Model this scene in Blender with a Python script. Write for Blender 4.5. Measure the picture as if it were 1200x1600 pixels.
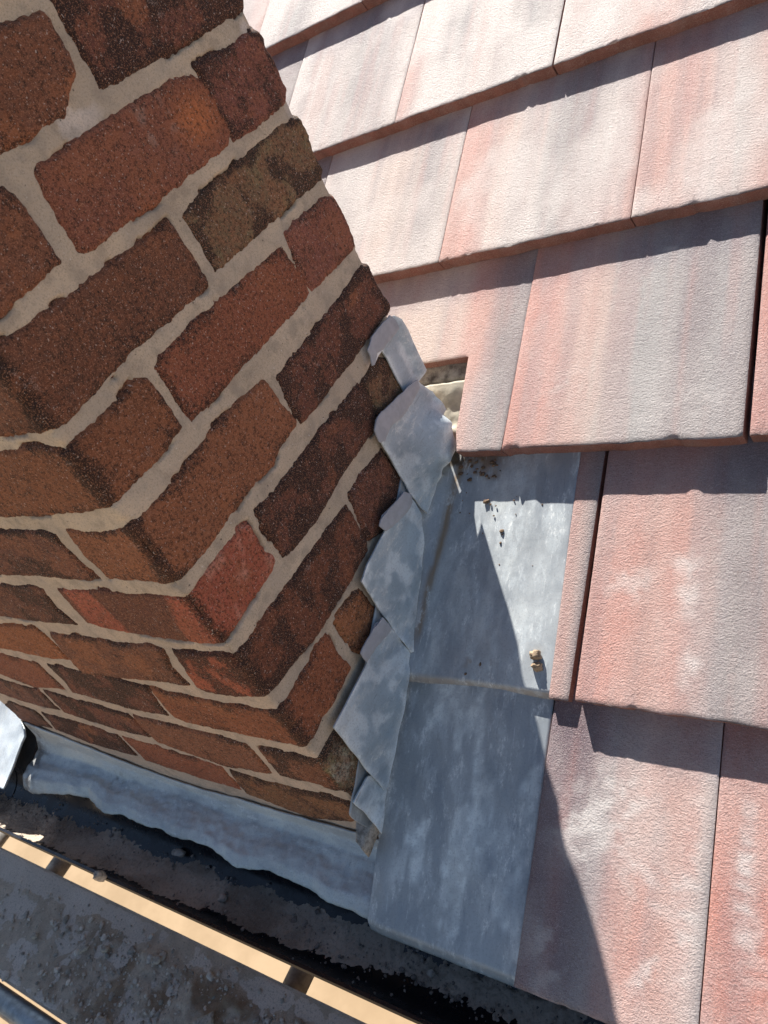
import bpy, math, random
import numpy as np
from mathutils import Matrix, Vector
from mathutils.geometry import delaunay_2d_cdt
from math import radians, sin, cos, pi

for o in list(bpy.data.objects):
    bpy.data.objects.remove(o)
SC = bpy.context.scene
COL = SC.collection

# ------------------------------------------------------------ camera
cam = bpy.data.cameras.new('camera')
camo = bpy.data.objects.new('camera', cam)
COL.objects.link(camo)
right = (0.80358825, 0.43223204, -0.40917158)
down = (-0.002638, -0.68487556, -0.72865528)
fwd = (-0.59517977, 0.58661822, -0.54921772)
camo.matrix_world = Matrix(((right[0], -down[0], -fwd[0], 0.58679),
                            (right[1], -down[1], -fwd[1], -0.29788),
                            (right[2], -down[2], -fwd[2], 0.12302),
                            (0, 0, 0, 1)))
cam.sensor_fit = 'VERTICAL'
cam.sensor_height = 36.0
cam.lens = 27.878
cam.clip_start = 0.02
cam.clip_end = 800
cam.dof.use_dof = True
cam.dof.focus_distance = 0.92
cam.dof.aperture_fstop = 15.0
SC.camera = camo

# ------------------------------------------------------------ sky and sun
SUN = Vector((-0.404, 0.689, 0.80)).normalized()
W = bpy.data.worlds.new('World')
SC.world = W
W.use_nodes = True
nt = W.node_tree
bg = nt.nodes['Background']
sky = nt.nodes.new('ShaderNodeTexSky')
sky.sky_type = 'NISHITA'
sky.sun_disc = False
sky.sun_elevation = math.asin(SUN.z)
sky.sun_rotation = math.atan2(SUN.x, SUN.y) % (2 * pi)
sky.air_density = 1.0
sky.dust_density = 0.6
nt.links.new(sky.outputs[0], bg.inputs[0])
bg.inputs[1].default_value = 0.052
sl = bpy.data.lights.new('sun', 'SUN')
sl.energy = 5.0
sl.angle = radians(0.53)
sl.color = (1.0, 0.95, 0.88)
so = bpy.data.objects.new('sun', sl)
COL.objects.link(so)
so.rotation_euler = SUN.to_track_quat('Z', 'Y').to_euler()
so.location = (0, 0, 6)
SC.view_settings.view_transform = 'Standard'
SC.view_settings.look = 'None'
SC.view_settings.exposure = 1.12
SC.view_settings.gamma = 1.0
SC.cycles.max_bounces = 8

# ------------------------------------------------------------ measured data (metres)
BR=[
('brn',[(-0.114,0.112),(-0.115,0.178),(0,0.178),(0.178,0.18),(0.218,0.178),(0.224,0.176),(0.223,0.145),(0.22,0.133),(0.206,0.128),(0.186,0.11),(0.112,0.11),(0,0.1125)]),
('drk',[(0.236,0.186),(0.464,0.183),(0.464,0.114),(0.445,0.111),(0.397,0.111),(0.365,0.111),(0.277,0.111),(0.233,0.113),(0.236,0.123),(0.234,0.138),(0.234,0.156)]),
('brn',[(-0.23,0.024),(-0.229,0.089),(0,0.089),(0.097,0.09),(0.102,0.082),(0.102,0.055),(0.101,0.026),(0.065,0.023),(0.029,0.022),(0,0.024)]),
('spot',[(0.128,0.089),(0.137,0.092),(0.182,0.091),(0.261,0.095),(0.281,0.094),(0.316,0.094),(0.342,0.087),(0.351,0.076),(0.354,0.048),(0.353,0.029),(0.345,0.02),(0.321,0.019),(0.236,0.018),(0.185,0.019),(0.155,0.019),(0.124,0.02),(0.12,0.027),(0.121,0.051)]),
('plum',[(0.35,0.093),(0.412,0.091),(0.459,0.09),(0.465,0.08),(0.464,0.055),(0.464,0.029),(0.451,0.02),(0.422,0.018),(0.35,0.019),(0.348,0.047),(0.351,0.076)]),
('brndk',[(-0.117,-0.066),(-0.115,-0),(0,0),(0.016,0.006),(0.037,0.005),(0.095,0.003),(0.108,0.004),(0.167,-0),(0.224,0),(0.227,-0.018),(0.228,-0.062),(0.224,-0.068),(0.165,-0.068),(0.105,-0.066),(0.058,-0.07),(0.017,-0.071),(0,-0.068),(-0.035,-0.067)]),
('olive',[(0.24,-0.004),(0.259,-0.001),(0.305,0.002),(0.431,0.006),(0.451,0.004),(0.463,-0.001),(0.465,-0.016),(0.462,-0.059),(0.453,-0.066),(0.434,-0.065),(0.248,-0.064),(0.241,-0.063),(0.24,-0.055),(0.242,-0.033)]),
('brn2',[(-0.235,-0.092),(-0.096,-0.082),(-0.032,-0.08),(0,-0.0865),(0.018,-0.087),(0.037,-0.088),(0.079,-0.085),(0.094,-0.083),(0.106,-0.091),(0.106,-0.105),(0.106,-0.147),(0.104,-0.148),(0.076,-0.15),(0.058,-0.151),(0.021,-0.15),(0,-0.1505),(-0.002,-0.15),(-0.057,-0.155),(-0.119,-0.159),(-0.2,-0.161),(-0.241,-0.162)]),
('red2',[(0.119,-0.088),(0.131,-0.083),(0.156,-0.083),(0.193,-0.082),(0.212,-0.084),(0.229,-0.084),(0.317,-0.087),(0.343,-0.087),(0.345,-0.099),(0.351,-0.137),(0.348,-0.151),(0.323,-0.152),(0.231,-0.152),(0.195,-0.151),(0.117,-0.151),(0.117,-0.142),(0.117,-0.114)]),
('plumr',[(0.354,-0.081),(0.435,-0.08),(0.459,-0.086),(0.464,-0.106),(0.463,-0.142),(0.459,-0.152),(0.438,-0.151),(0.35,-0.15),(0.349,-0.136),(0.35,-0.109)]),
('brn2',[(-0.103,-0.178),(-0.056,-0.18),(-0.014,-0.176),(0,-0.171),(0.021,-0.175),(0.061,-0.176),(0.095,-0.174),(0.132,-0.169),(0.221,-0.175),(0.224,-0.179),(0.226,-0.197),(0.231,-0.234),(0.229,-0.241),(0.197,-0.242),(0.175,-0.251),(0.141,-0.247),(0.056,-0.25),(0.014,-0.25),(0,-0.248),(-0.032,-0.247),(-0.06,-0.246),(-0.103,-0.248),(-0.103,-0.241),(-0.11,-0.213)]),
('drk',[(0.24,-0.185),(0.253,-0.183),(0.308,-0.183),(0.338,-0.182),(0.37,-0.181),(0.451,-0.173),(0.463,-0.178),(0.465,-0.194),(0.465,-0.239),(0.457,-0.243),(0.374,-0.245),(0.276,-0.247),(0.236,-0.244),(0.234,-0.234),(0.236,-0.208)]),
('plumdk',[(-0.344,-0.177),(-0.225,-0.181),(-0.151,-0.18),(-0.127,-0.184),(-0.131,-0.197),(-0.122,-0.246),(-0.139,-0.251),(-0.223,-0.251),(-0.321,-0.254),(-0.413,-0.254),(-0.584,-0.261)]),
('redbr',[(-0.223,-0.271),(-0.132,-0.266),(-0.007,-0.265),(0,-0.264),(0.015,-0.264),(0.043,-0.263),(0.093,-0.265),(0.105,-0.269),(0.105,-0.285),(0.103,-0.306),(0.109,-0.32),(0.105,-0.328),(0.094,-0.33),(0.042,-0.332),(0.008,-0.334),(0,-0.3325),(-0.03,-0.336),(-0.113,-0.338),(-0.179,-0.335),(-0.226,-0.33),(-0.226,-0.315)]),
('drk2',[(0.124,-0.267),(0.145,-0.269),(0.183,-0.271),(0.213,-0.269),(0.284,-0.271),(0.34,-0.272),(0.348,-0.273),(0.353,-0.295),(0.347,-0.325),(0.337,-0.332),(0.259,-0.332),(0.175,-0.339),(0.123,-0.334),(0.117,-0.33),(0.118,-0.312),(0.117,-0.278)]),
('olive',[(0.353,-0.276),(0.399,-0.271),(0.441,-0.299),(0.448,-0.355),(0.361,-0.333),(0.351,-0.325)]),
('plumdk',[(-0.345,-0.272),(-0.268,-0.27),(-0.252,-0.272),(-0.265,-0.307),(-0.251,-0.336),(-0.312,-0.339),(-0.434,-0.341),(-0.475,-0.339),(-0.629,-0.337),(-0.467,-0.272)]),
('drkred',[(-0.097,-0.355),(-0.066,-0.356),(-0.014,-0.347),(0,-0.352),(0.02,-0.355),(0.038,-0.356),(0.09,-0.355),(0.129,-0.357),(0.17,-0.359),(0.231,-0.361),(0.234,-0.375),(0.23,-0.419),(0.224,-0.429),(0.18,-0.433),(0.131,-0.433),(0.087,-0.432),(0.027,-0.422),(0,-0.4185),(-0.017,-0.42),(-0.074,-0.43),(-0.1,-0.43),(-0.113,-0.423),(-0.105,-0.39)]),
('drk2',[(0.243,-0.354),(0.287,-0.355),(0.332,-0.358),(0.338,-0.439),(0.3,-0.437),(0.262,-0.434),(0.234,-0.42),(0.237,-0.399)]),
('brn',[(-0.342,-0.362),(-0.225,-0.357),(-0.196,-0.361),(-0.132,-0.352),(-0.118,-0.359),(-0.131,-0.392),(-0.126,-0.423),(-0.196,-0.429),(-0.358,-0.449),(-0.36,-0.427),(-0.351,-0.39)]),
('org',[(-0.463,-0.362),(-0.37,-0.355),(-0.36,-0.367),(-0.36,-0.419),(-0.411,-0.425),(-0.543,-0.424),(-0.594,-0.427),(-0.688,-0.403),(-0.563,-0.358)]),
('redbl',[(-0.223,-0.451),(-0.151,-0.449),(-0.145,-0.452),(-0.056,-0.447),(-0.012,-0.446),(0,-0.4425),(0.019,-0.444),(0.041,-0.443),(0.067,-0.446),(0.094,-0.44),(0.104,-0.443),(0.107,-0.45),(0.104,-0.487),(0.108,-0.505),(0.101,-0.507),(0.075,-0.509),(0.03,-0.508),(0,-0.509),(-0.011,-0.511),(-0.073,-0.513),(-0.201,-0.519),(-0.229,-0.512),(-0.226,-0.477)]),
('orgbr',[(0.125,-0.443),(0.156,-0.447),(0.182,-0.451),(0.188,-0.504),(0.128,-0.509),(0.122,-0.493),(0.124,-0.469)]),
('drk',[(-0.445,-0.443),(-0.312,-0.442),(-0.23,-0.449),(-0.24,-0.513),(-0.313,-0.519),(-0.454,-0.508),(-0.442,-0.479)]),
('red2',[(-0.568,-0.442),(-0.476,-0.443),(-0.47,-0.449),(-0.471,-0.507),(-0.572,-0.523),(-0.652,-0.506),(-0.688,-0.503),(-0.769,-0.471),(-0.565,-0.437)]),
('moss',[(-0.101,-0.593),(-0.1,-0.542),(-0.04,-0.536),(-0.006,-0.534),(0,-0.533),(0.037,-0.536),(0.097,-0.538),(0.227,-0.537),(0.229,-0.598),(0.115,-0.599),(0.038,-0.628),(0.01,-0.628),(0,-0.6025),(-0.007,-0.601),(-0.048,-0.598),(-0.1,-0.601)]),
('brn',[(-0.337,-0.536),(-0.217,-0.539),(-0.118,-0.538),(-0.122,-0.605),(-0.21,-0.619),(-0.276,-0.611),(-0.338,-0.6),(-0.343,-0.568)]),
('drk',[(-0.549,-0.524),(-0.447,-0.533),(-0.35,-0.538),(-0.35,-0.595),(-0.428,-0.598),(-0.559,-0.586),(-0.555,-0.562)]),
('plumdk',[(-0.672,-0.522),(-0.624,-0.525),(-0.568,-0.528),(-0.564,-0.582),(-0.648,-0.585),(-0.731,-0.58),(-0.788,-0.561),(-0.793,-0.518)]),
('brnol',[(-0.214,-0.629),(-0.138,-0.633),(-0.032,-0.625),(-0.012,-0.627),(0,-0.629),(0.078,-0.632),(0.104,-0.686),(0.024,-0.69),(0,-0.6565),(-0.034,-0.684),(-0.117,-0.71),(-0.224,-0.691),(-0.223,-0.663)]),
('red2',[(-0.442,-0.616),(-0.352,-0.619),(-0.261,-0.625),(-0.23,-0.63),(-0.235,-0.69),(-0.313,-0.691),(-0.447,-0.685),(-0.445,-0.651)]),
('drk',[(-0.653,-0.608),(-0.552,-0.61),(-0.451,-0.616),(-0.456,-0.675),(-0.573,-0.676),(-0.666,-0.659),(-0.657,-0.631)]),
('plumdk',[(-0.743,-0.597),(-0.675,-0.608),(-0.681,-0.663),(-0.766,-0.675),(-0.83,-0.643)])]
FL=[[(0.006,0.456,-0.247),(0.006,0.402,-0.246),(0.006,0.388,-0.25),(0.006,0.385,-0.257),(0.006,0.384,-0.271),(0.006,0.398,-0.267),(0.006,0.409,-0.267),(0.006,0.411,-0.28),(0.006,0.411,-0.309),(0.006,0.413,-0.333),(0.006,0.431,-0.339),(0.006,0.448,-0.342),(0.006,0.466,-0.336),(0.006,0.465,-0.302),(0.006,0.466,-0.275),(0.006,0.463,-0.257)],
[(0.01,0.443,-0.338),(0.011,0.454,-0.363),(0.015,0.458,-0.396),(0.036,0.431,-0.407),(0.036,0.427,-0.428),(0.036,0.417,-0.435),(0.036,0.403,-0.436),(0.024,0.386,-0.446),(0.018,0.368,-0.457),(0.016,0.349,-0.465),(0.015,0.333,-0.471),(0.012,0.33,-0.454),(0.011,0.327,-0.429),(0.01,0.328,-0.392),(0.01,0.327,-0.35),(0.01,0.327,-0.327),(0.01,0.338,-0.319),(0.01,0.369,-0.328),(0.01,0.403,-0.328),(0.01,0.426,-0.335)],
[(0.012,0.32,-0.42),(0.012,0.296,-0.417),(0.012,0.266,-0.41),(0.012,0.253,-0.416),(0.012,0.257,-0.427),(0.012,0.23,-0.429),(0.012,0.201,-0.432),(0.012,0.182,-0.438),(0.012,0.182,-0.48),(0.013,0.182,-0.526),(0.019,0.18,-0.567),(0.022,0.183,-0.568),(0.019,0.222,-0.542),(0.019,0.26,-0.518),(0.018,0.299,-0.492),(0.015,0.324,-0.465),(0.013,0.326,-0.445)],
[(0.013,0.179,-0.503),(0.013,0.166,-0.495),(0.013,0.125,-0.497),(0.013,0.122,-0.514),(0.013,0.078,-0.517),(0.013,0.034,-0.518),(0.013,0.034,-0.554),(0.013,0.034,-0.597),(0.018,0.033,-0.646),(0.019,0.039,-0.648),(0.02,0.079,-0.626),(0.024,0.127,-0.6),(0.024,0.154,-0.584),(0.02,0.179,-0.568),(0.015,0.182,-0.542)],
[(0.012,0.042,-0.627),(0.011,0.031,-0.614),(0.01,0.004,-0.614),(0.01,-0.004,-0.614),(0.012,-0.002,-0.647),(0.018,-0.006,-0.678),(0.018,0.008,-0.67),(0.017,0.036,-0.651)]]
APL=[(-0.728,-0.079),(-0.681,-0.068),(-0.604,-0.052),(-0.543,-0.067),(-0.499,-0.06),(-0.425,-0.069),(-0.362,-0.063),(-0.291,-0.065),(-0.24,-0.07),(-0.196,-0.07),(-0.137,-0.069),(-0.081,-0.07),(-0.038,-0.072),(-0.007,-0.073)]
APT=[(-0.758,-0.663),(-0.666,-0.68),(-0.588,-0.695),(-0.514,-0.709),(-0.426,-0.719),(-0.339,-0.723),(-0.251,-0.715),(-0.176,-0.717),(-0.103,-0.712),(-0.042,-0.708)]
SE=[[(0.449,-0.242),(0.421,-0.241),(0.397,-0.241),(0.381,-0.247),(0.379,-0.255),(0.375,-0.266),(0.38,-0.268),(0.394,-0.261),(0.405,-0.264),(0.428,-0.264),(0.454,-0.264),(0.455,-0.255)],
[(0.439,-0.332),(0.414,-0.326),(0.389,-0.322),(0.336,-0.314),(0.321,-0.322),(0.32,-0.341),(0.328,-0.346),(0.344,-0.34),(0.377,-0.345),(0.404,-0.347),(0.434,-0.343)],
[(0.315,-0.416),(0.292,-0.413),(0.265,-0.408),(0.256,-0.408),(0.249,-0.412),(0.255,-0.426),(0.276,-0.434),(0.302,-0.439),(0.321,-0.439),(0.325,-0.429)],
[(0.176,-0.495),(0.153,-0.491),(0.131,-0.491),(0.12,-0.492),(0.119,-0.509),(0.143,-0.511),(0.165,-0.518),(0.18,-0.521)]]
SEX=[0.0115, 0.0155, 0.0165, 0.0175]
SEL=['grey sealant smear with a drip at the top of the topmost flashing piece','wide pale grey sealant band along the upper left edge of the second flashing piece','pale grey sealant patch at the top of the third flashing piece','pale blue-grey sealant patch at the top left of the fourth flashing piece']

TH = radians(30.5006)
Z0 = -0.69016
rng = np.random.default_rng(7)
random.seed(5)

# ------------------------------------------------------------ numpy noise
def _lat(ix, iy, seed):
    h = (ix.astype(np.int64) * 374761393 + iy.astype(np.int64) * 668265263 + seed * 1442695041) & 0xFFFFFFFF
    h = ((h ^ (h >> 13)) * 1274126177) & 0xFFFFFFFF
    return ((h ^ (h >> 16)) & 0xFFFF) / 65535.0

def vn(x, y, seed=0):
    x = np.asarray(x, float); y = np.asarray(y, float)
    ix = np.floor(x); iy = np.floor(y)
    fx = x - ix; fy = y - iy
    fx = fx * fx * (3 - 2 * fx); fy = fy * fy * (3 - 2 * fy)
    a = _lat(ix, iy, seed); b = _lat(ix + 1, iy, seed)
    c = _lat(ix, iy + 1, seed); d = _lat(ix + 1, iy + 1, seed)
    return (a * (1 - fx) + b * fx) * (1 - fy) + (c * (1 - fx) + d * fx) * fy

def fbm(x, y, octv=4, seed=0):
    s = 0; a = 0.5; t = 0
    for k in range(octv):
        s = s + a * vn(x * 2 ** k + 17.3 * k, y * 2 ** k - 9.1 * k, seed + k)
        t += a; a *= 0.5
    return s / t

def sst(a, b, x):
    t = np.clip((x - a) / (b - a), 0, 1)
    return t * t * (3 - 2 * t)

# ------------------------------------------------------------ object helpers
def tag(o, label=None, cat=None, group=None, kind=None):
    if label: o['label'] = label
    if cat: o['category'] = cat
    if group: o['group'] = group
    if kind: o['kind'] = kind
    return o

def empty(name, loc=(0, 0, 0), rx=0.0, label=None, cat=None, group=None):
    o = bpy.data.objects.new(name, None)
    o.empty_display_size = 0.05
    COL.objects.link(o)
    o.location = loc
    o.rotation_euler = (rx, 0, 0)
    return tag(o, label, cat, group)

def mesh(name, V, F, mat, parent=None, col=None, smooth=True, loc=None):
    me = bpy.data.meshes.new(name)
    V = np.asarray(V, np.float32)
    if isinstance(F, np.ndarray):
        k = F.shape[1]; n = len(F)
        me.vertices.add(len(V)); me.vertices.foreach_set('co', V.ravel())
        me.loops.add(n * k); me.loops.foreach_set('vertex_index', F.astype(np.int32).ravel())
        me.polygons.add(n)
        me.polygons.foreach_set('loop_start', np.arange(0, n * k, k, dtype=np.int32))
        me.update(calc_edges=True)
    else:
        me.from_pydata([tuple(map(float, v)) for v in V], [], [tuple(map(int, f)) for f in F])
    me.validate()
    if smooth:
        me.polygons.foreach_set('use_smooth', np.ones(len(me.polygons), bool))
    if col is not None:
        at = me.color_attributes.new('Col', 'FLOAT_COLOR', 'POINT')
        c = np.ones((len(V), 4), np.float32); col = np.asarray(col); c[:, :col.shape[1]] = col
        at.data.foreach_set('color', c.ravel())
    me.materials.append(mat)
    o = bpy.data.objects.new(name, me)
    COL.objects.link(o)
    if parent is not None: o.parent = parent
    if loc is not None: o.location = loc
    return o

def grid_faces(nu, nv, mask=None, flip=False):
    i, j = np.meshgrid(np.arange(nu - 1), np.arange(nv - 1), indexing='ij')
    a = i * nv + j
    q = np.stack([a, a + nv, a + nv + 1, a + 1], -1).reshape(-1, 4)
    if flip: q = q[:, ::-1]
    if mask is not None:
        m = mask.reshape(-1)
        keep = m[q].any(1)
        q = q[keep]
    return q

def compact(V, F, col=None):
    u, inv = np.unique(F.ravel(), return_inverse=True)
    return V[u], inv.reshape(F.shape), (None if col is None else col[u])

def shell(V, F, N, t, col=None, wall=None):
    """closed sheet: front faces F, back faces offset by -N*t and side walls"""
    n = len(V)
    V2 = np.concatenate([V, V - N * t]); F = np.asarray(F)
    k = F.shape[1]
    e = {}
    for a in range(k):
        for p, q in zip(F[:, a], F[:, (a + 1) % k]):
            if (q, p) in e: del e[(q, p)]
            else: e[(p, q)] = 1
    faces = [tuple(f) for f in F] + [tuple(f[::-1] + n) for f in F] + [(p, p + n, q + n, q)[::1] for p, q in e]
    faces = faces[:2 * len(F)] + [(q, p, p + n, q + n) for p, q in e]
    c2 = None if col is None else np.concatenate([col, col])
    if wall is not None:
        # side walls get vertices of their own, so the top's colour does not run down them
        m = len(V2); idx = {}; extra = []
        faces = faces[:2 * len(F)]
        for p, q in e:
            for r_ in (p, q):
                if r_ not in idx: idx[r_] = m + len(extra); extra += [r_, r_ + n]
            faces.append((idx[q], idx[p], idx[p] + 1, idx[q] + 1))
        ex = V2[extra]
        wc = wall * (.55 + .9 * fbm(ex[:, 0] * 70, ex[:, 1] * 70 + ex[:, 2] * 500, 4, 3))[:, None]
        V2 = np.concatenate([V2, ex]); c2 = np.concatenate([c2, wc])
    return V2, faces, c2

def resample(poly, step, wob=0.0, seed=0, closed=True):
    P = np.array(poly, float); out = []
    n = len(P)
    for i in range(n if closed else n - 1):
        a = P[i]; b = P[(i + 1) % n]; L = np.hypot(*(b - a)); k = max(1, int(round(L / step)))
        for j in range(k): out.append(a + (b - a) * j / k)
    out = np.array(out)
    if wob:
        out = out + wob * np.stack([fbm(out[:, 0] * 90, out[:, 1] * 90, 3, seed) - .5,
                                    fbm(out[:, 0] * 90 + 50, out[:, 1] * 90, 3, seed + 9) - .5], 1) * 2
    return out

def sdf(px, py, poly):
    """signed distance (negative inside), vectorised"""
    P = np.asarray(poly, float); n = len(P)
    d = np.full(px.shape, 1e9); s = np.zeros(px.shape, bool)
    for i in range(n):
        a = P[i]; b = P[(i + 1) % n]; e = b - a
        wx = px - a[0]; wy = py - a[1]
        t = np.clip((wx * e[0] + wy * e[1]) / (e @ e + 1e-15), 0, 1)
        d = np.minimum(d, (wx - e[0] * t) ** 2 + (wy - e[1] * t) ** 2)
        c = ((a[1] > py) != (b[1] > py)) & (px < (b[0] - a[0]) * (py - a[1]) / (b[1] - a[1] + 1e-15) + a[0])
        s ^= c
    d = np.sqrt(d)
    return np.where(s, -d, d)

def tri_poly(poly, res, wob=0.0, seed=0, bevel=0.0):
    """triangulated polygon with interior points; returns 2D verts, tris, distance to the edge"""
    B = resample(poly, res, wob, seed)
    mn = B.min(0); mx = B.max(0)
    gx, gy = np.meshgrid(np.arange(mn[0], mx[0], res), np.arange(mn[1], mx[1], res), indexing='ij')
    gx = gx + (rng.random(gx.shape) - .5) * res * .25; gy = gy + (rng.random(gy.shape) - .5) * res * .25
    gx = gx.ravel(); gy = gy.ravel()
    d = sdf(gx, gy, B)
    lim = -res * .55 if not bevel else -(bevel + res * .45)
    k = d < lim
    pts = [B]
    nB = len(B)
    cons = [(i, (i + 1) % nB) for i in range(nB)]
    if bevel:
        t = np.roll(B, -1, 0) - np.roll(B, 1, 0)
        t /= np.linalg.norm(t, axis=1)[:, None] + 1e-12
        ar = 0.5 * np.sum(B[:, 0] * np.roll(B[:, 1], -1) - np.roll(B[:, 0], -1) * B[:, 1])
        nrm = np.stack([-t[:, 1], t[:, 0]], 1) * (1 if ar > 0 else -1)
        I = B + nrm * bevel
        I = I[sdf(I[:, 0], I[:, 1], B) < -bevel * .6]
        pts.append(I)
    pts.append(np.stack([gx[k], gy[k]], 1))
    A = np.concatenate(pts)
    r = delaunay_2d_cdt([Vector(p) for p in A], cons, [], 1, 1e-6)
    V = np.array([tuple(v) for v in r[0]]); T = np.array([list(f) for f in r[2] if len(f) == 3])
    cx = V[T].mean(1)
    T = T[sdf(cx[:, 0], cx[:, 1], B) < 0]
    a = V[T]
    ar = (a[:, 1, 0] - a[:, 0, 0]) * (a[:, 2, 1] - a[:, 0, 1]) - (a[:, 2, 0] - a[:, 0, 0]) * (a[:, 1, 1] - a[:, 0, 1])
    T[ar < 0] = T[ar < 0][:, ::-1]
    return V, T, -sdf(V[:, 0], V[:, 1], B)

def box_vf(x0, x1, y0, y1, z0, z1, b=0.0):
    V = [(x, y, z) for x in (x0, x1) for y in (y0, y1) for z in (z0, z1)]
    F = [(0, 1, 3, 2), (4, 6, 7, 5), (0, 4, 5, 1), (2, 3, 7, 6), (0, 2, 6, 4), (1, 5, 7, 3)]
    return V, F

def bevel_mod(o, w, seg=2):
    m = o.modifiers.new('bevel', 'BEVEL'); m.width = w; m.segments = seg; m.limit_method = 'ANGLE'
    return o

def tube(name, a, b, r, mat, parent=None, inner=True, n=28):
    a = np.array(a, float); b = np.array(b, float); d = (b - a) / np.linalg.norm(b - a)
    u = np.cross(d, (0.3, 0.2, 1)); u /= np.linalg.norm(u); v = np.cross(d, u)
    V = []; F = []
    rings = [(a, r), (b, r), (b, r - .0035), (b - d * .05, r - .0035)]
    rings = [(a + d * .05, r - .0035), (a, r - .0035)] + rings
    for c, rr in rings:
        for i in range(n):
            t = 2 * pi * i / n
            V.append(c + rr * (cos(t) * u + sin(t) * v))
    for k in range(len(rings) - 1):
        for i in range(n):
            j = (i + 1) % n
            F.append((k * n + i, k * n + j, (k + 1) * n + j, (k + 1) * n + i))
    return mesh(name, V, F, mat, parent)

# ------------------------------------------------------------ materials
class NT:
    def __init__(s, name):
        s.m = bpy.data.materials.new(name); s.m.use_nodes = True
        s.t = s.m.node_tree; s.b = s.t.nodes['Principled BSDF']
        s.tc = s.t.nodes.new('ShaderNodeTexCoord')
        s.vec = s.tc.outputs['Object']
    def n(s, typ, **kw):
        x = s.t.nodes.new(typ)
        for k, v in kw.items(): setattr(x, k, v)
        return x
    def l(s, a, b): s.t.links.new(a, b)
    def map(s, sc, rnd=False, rot=(0, 0, 0)):
        m = s.n('ShaderNodeMapping'); s.l(s.vec, m.inputs[0]); m.inputs['Scale'].default_value = sc
        m.inputs['Rotation'].default_value = rot
        if rnd:
            oi = s.n('ShaderNodeObjectInfo'); mu = s.math('MULTIPLY', oi.outputs['Random'], 37.0)
            s.l(mu, m.inputs['Location'])
        return m.outputs[0]
    def noise(s, scale, detail=4, rough=.6, vec=None, dist=0.0):
        x = s.n('ShaderNodeTexNoise'); x.inputs['Scale'].default_value = scale
        x.inputs['Detail'].default_value = detail; x.inputs['Roughness'].default_value = rough
        x.inputs['Distortion'].default_value = dist
        s.l(vec if vec is not None else s.vec, x.inputs['Vector']); return x.outputs['Fac']
    def voro(s, scale, vec=None):
        x = s.n('ShaderNodeTexVoronoi'); x.inputs['Scale'].default_value = scale
        s.l(vec if vec is not None else s.vec, x.inputs['Vector']); return x.outputs['Distance']
    def ramp(s, f, a, b, lo=0.0, hi=1.0):
        x = s.n('ShaderNodeMapRange'); x.interpolation_type = 'SMOOTHSTEP'
        s.l(f, x.inputs['Value']); x.inputs['From Min'].default_value = a; x.inputs['From Max'].default_value = b
        x.inputs['To Min'].default_value = lo; x.inputs['To Max'].default_value = hi; return x.outputs[0]
    def math(s, op, a, b=0.0):
        x = s.n('ShaderNodeMath', operation=op)
        for i, v in enumerate((a, b)):
            if isinstance(v, (int, float)): x.inputs[i].default_value = v
            else: s.l(v, x.inputs[i])
        return x.outputs[0]
    def mix(s, f, a, b, typ='MIX'):
        x = s.n('ShaderNodeMix', data_type='RGBA', blend_type=typ)
        for i, v in ((0, f), (6, a), (7, b)):
            if isinstance(v, (int, float)): x.inputs[i].default_value = v
            elif isinstance(v, tuple): x.inputs[i].default_value = v if len(v) == 4 else (*v, 1)
            else: s.l(v, x.inputs[i])
        return x.outputs[2]
    def attr(s, name='Col'):
        x = s.n('ShaderNodeAttribute'); x.attribute_name = name; return x.outputs['Color']
    def bump(s, h, strength, dist, prev=None):
        x = s.n('ShaderNodeBump'); x.inputs['Strength'].default_value = strength
        x.inputs['Distance'].default_value = dist; s.l(h, x.inputs['Height'])
        if prev is not None: s.l(prev, x.inputs['Normal'])
        return x.outputs[0]
    def done(s, color=None, rough=None, normal=None, metal=None, spec=None):
        for k, v in (('Base Color', color), ('Roughness', rough), ('Normal', normal), ('Metallic', metal), ('Specular IOR Level', spec)):
            if v is None: continue
            if isinstance(v, tuple): s.b.inputs[k].default_value = (*v, 1)
            elif isinstance(v, (int, float)): s.b.inputs[k].default_value = v
            else: s.l(v, s.b.inputs[k])
        return s.m

def mat_brick():
    s = NT('weathered_brick'); at = s.n('ShaderNodeAttribute'); at.attribute_name = 'Col'; c = at.outputs['Color']; soot = at.outputs['Alpha']
    f1 = s.noise(270, 6, .82); f2 = s.noise(850, 3, .7); f3 = s.noise(110, 6, .8); f4 = s.noise(170, 6, .8, s.map((1, 1, 1), False, (.5, .9, .2)))
    c = s.mix(s.ramp(f3, .42, .60, .0, .40), c, (.36, .125, .055))
    c = s.mix(s.ramp(f1, .47, .60, 0, .72), c, (.040, .022, .017))
    k = s.math('ADD', s.math('MULTIPLY', soot, .28), s.math('ADD', s.math('MULTIPLY', f1, .55), s.math('MULTIPLY', f4, .45)))
    c = s.mix(s.ramp(k, .53, .72, 0, .86), c, (.026, .019, .017))
    c = s.mix(s.ramp(f2, .54, .62, 0, .62), c, (.62, .30, .18))
    v = s.voro(210); c = s.mix(s.ramp(v, .12, .20, .65, 0), c, (.015, .010, .009))
    w = s.noise(480, 2, .5, s.map((1, 1, 1), False, (.9, .3, .6))); c = s.mix(s.ramp(w, .66, .72, 0, .8), c, (.66, .55, .48))
    ef = s.math('MULTIPLY', s.ramp(s.noise(42, 5, .7), .60, .72), s.ramp(f2, .46, .60)); c = s.mix(s.math('MULTIPLY', ef, .55), c, (.60, .50, .45))
    b = s.bump(f1, .9, .0020); b = s.bump(f2, .7, .0008, b); b = s.bump(s.ramp(v, 0, .2), .5, .0010, b)
    return s.done(c, s.ramp(f2, .3, .7, .7, .95), b, 0, .25)

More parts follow.
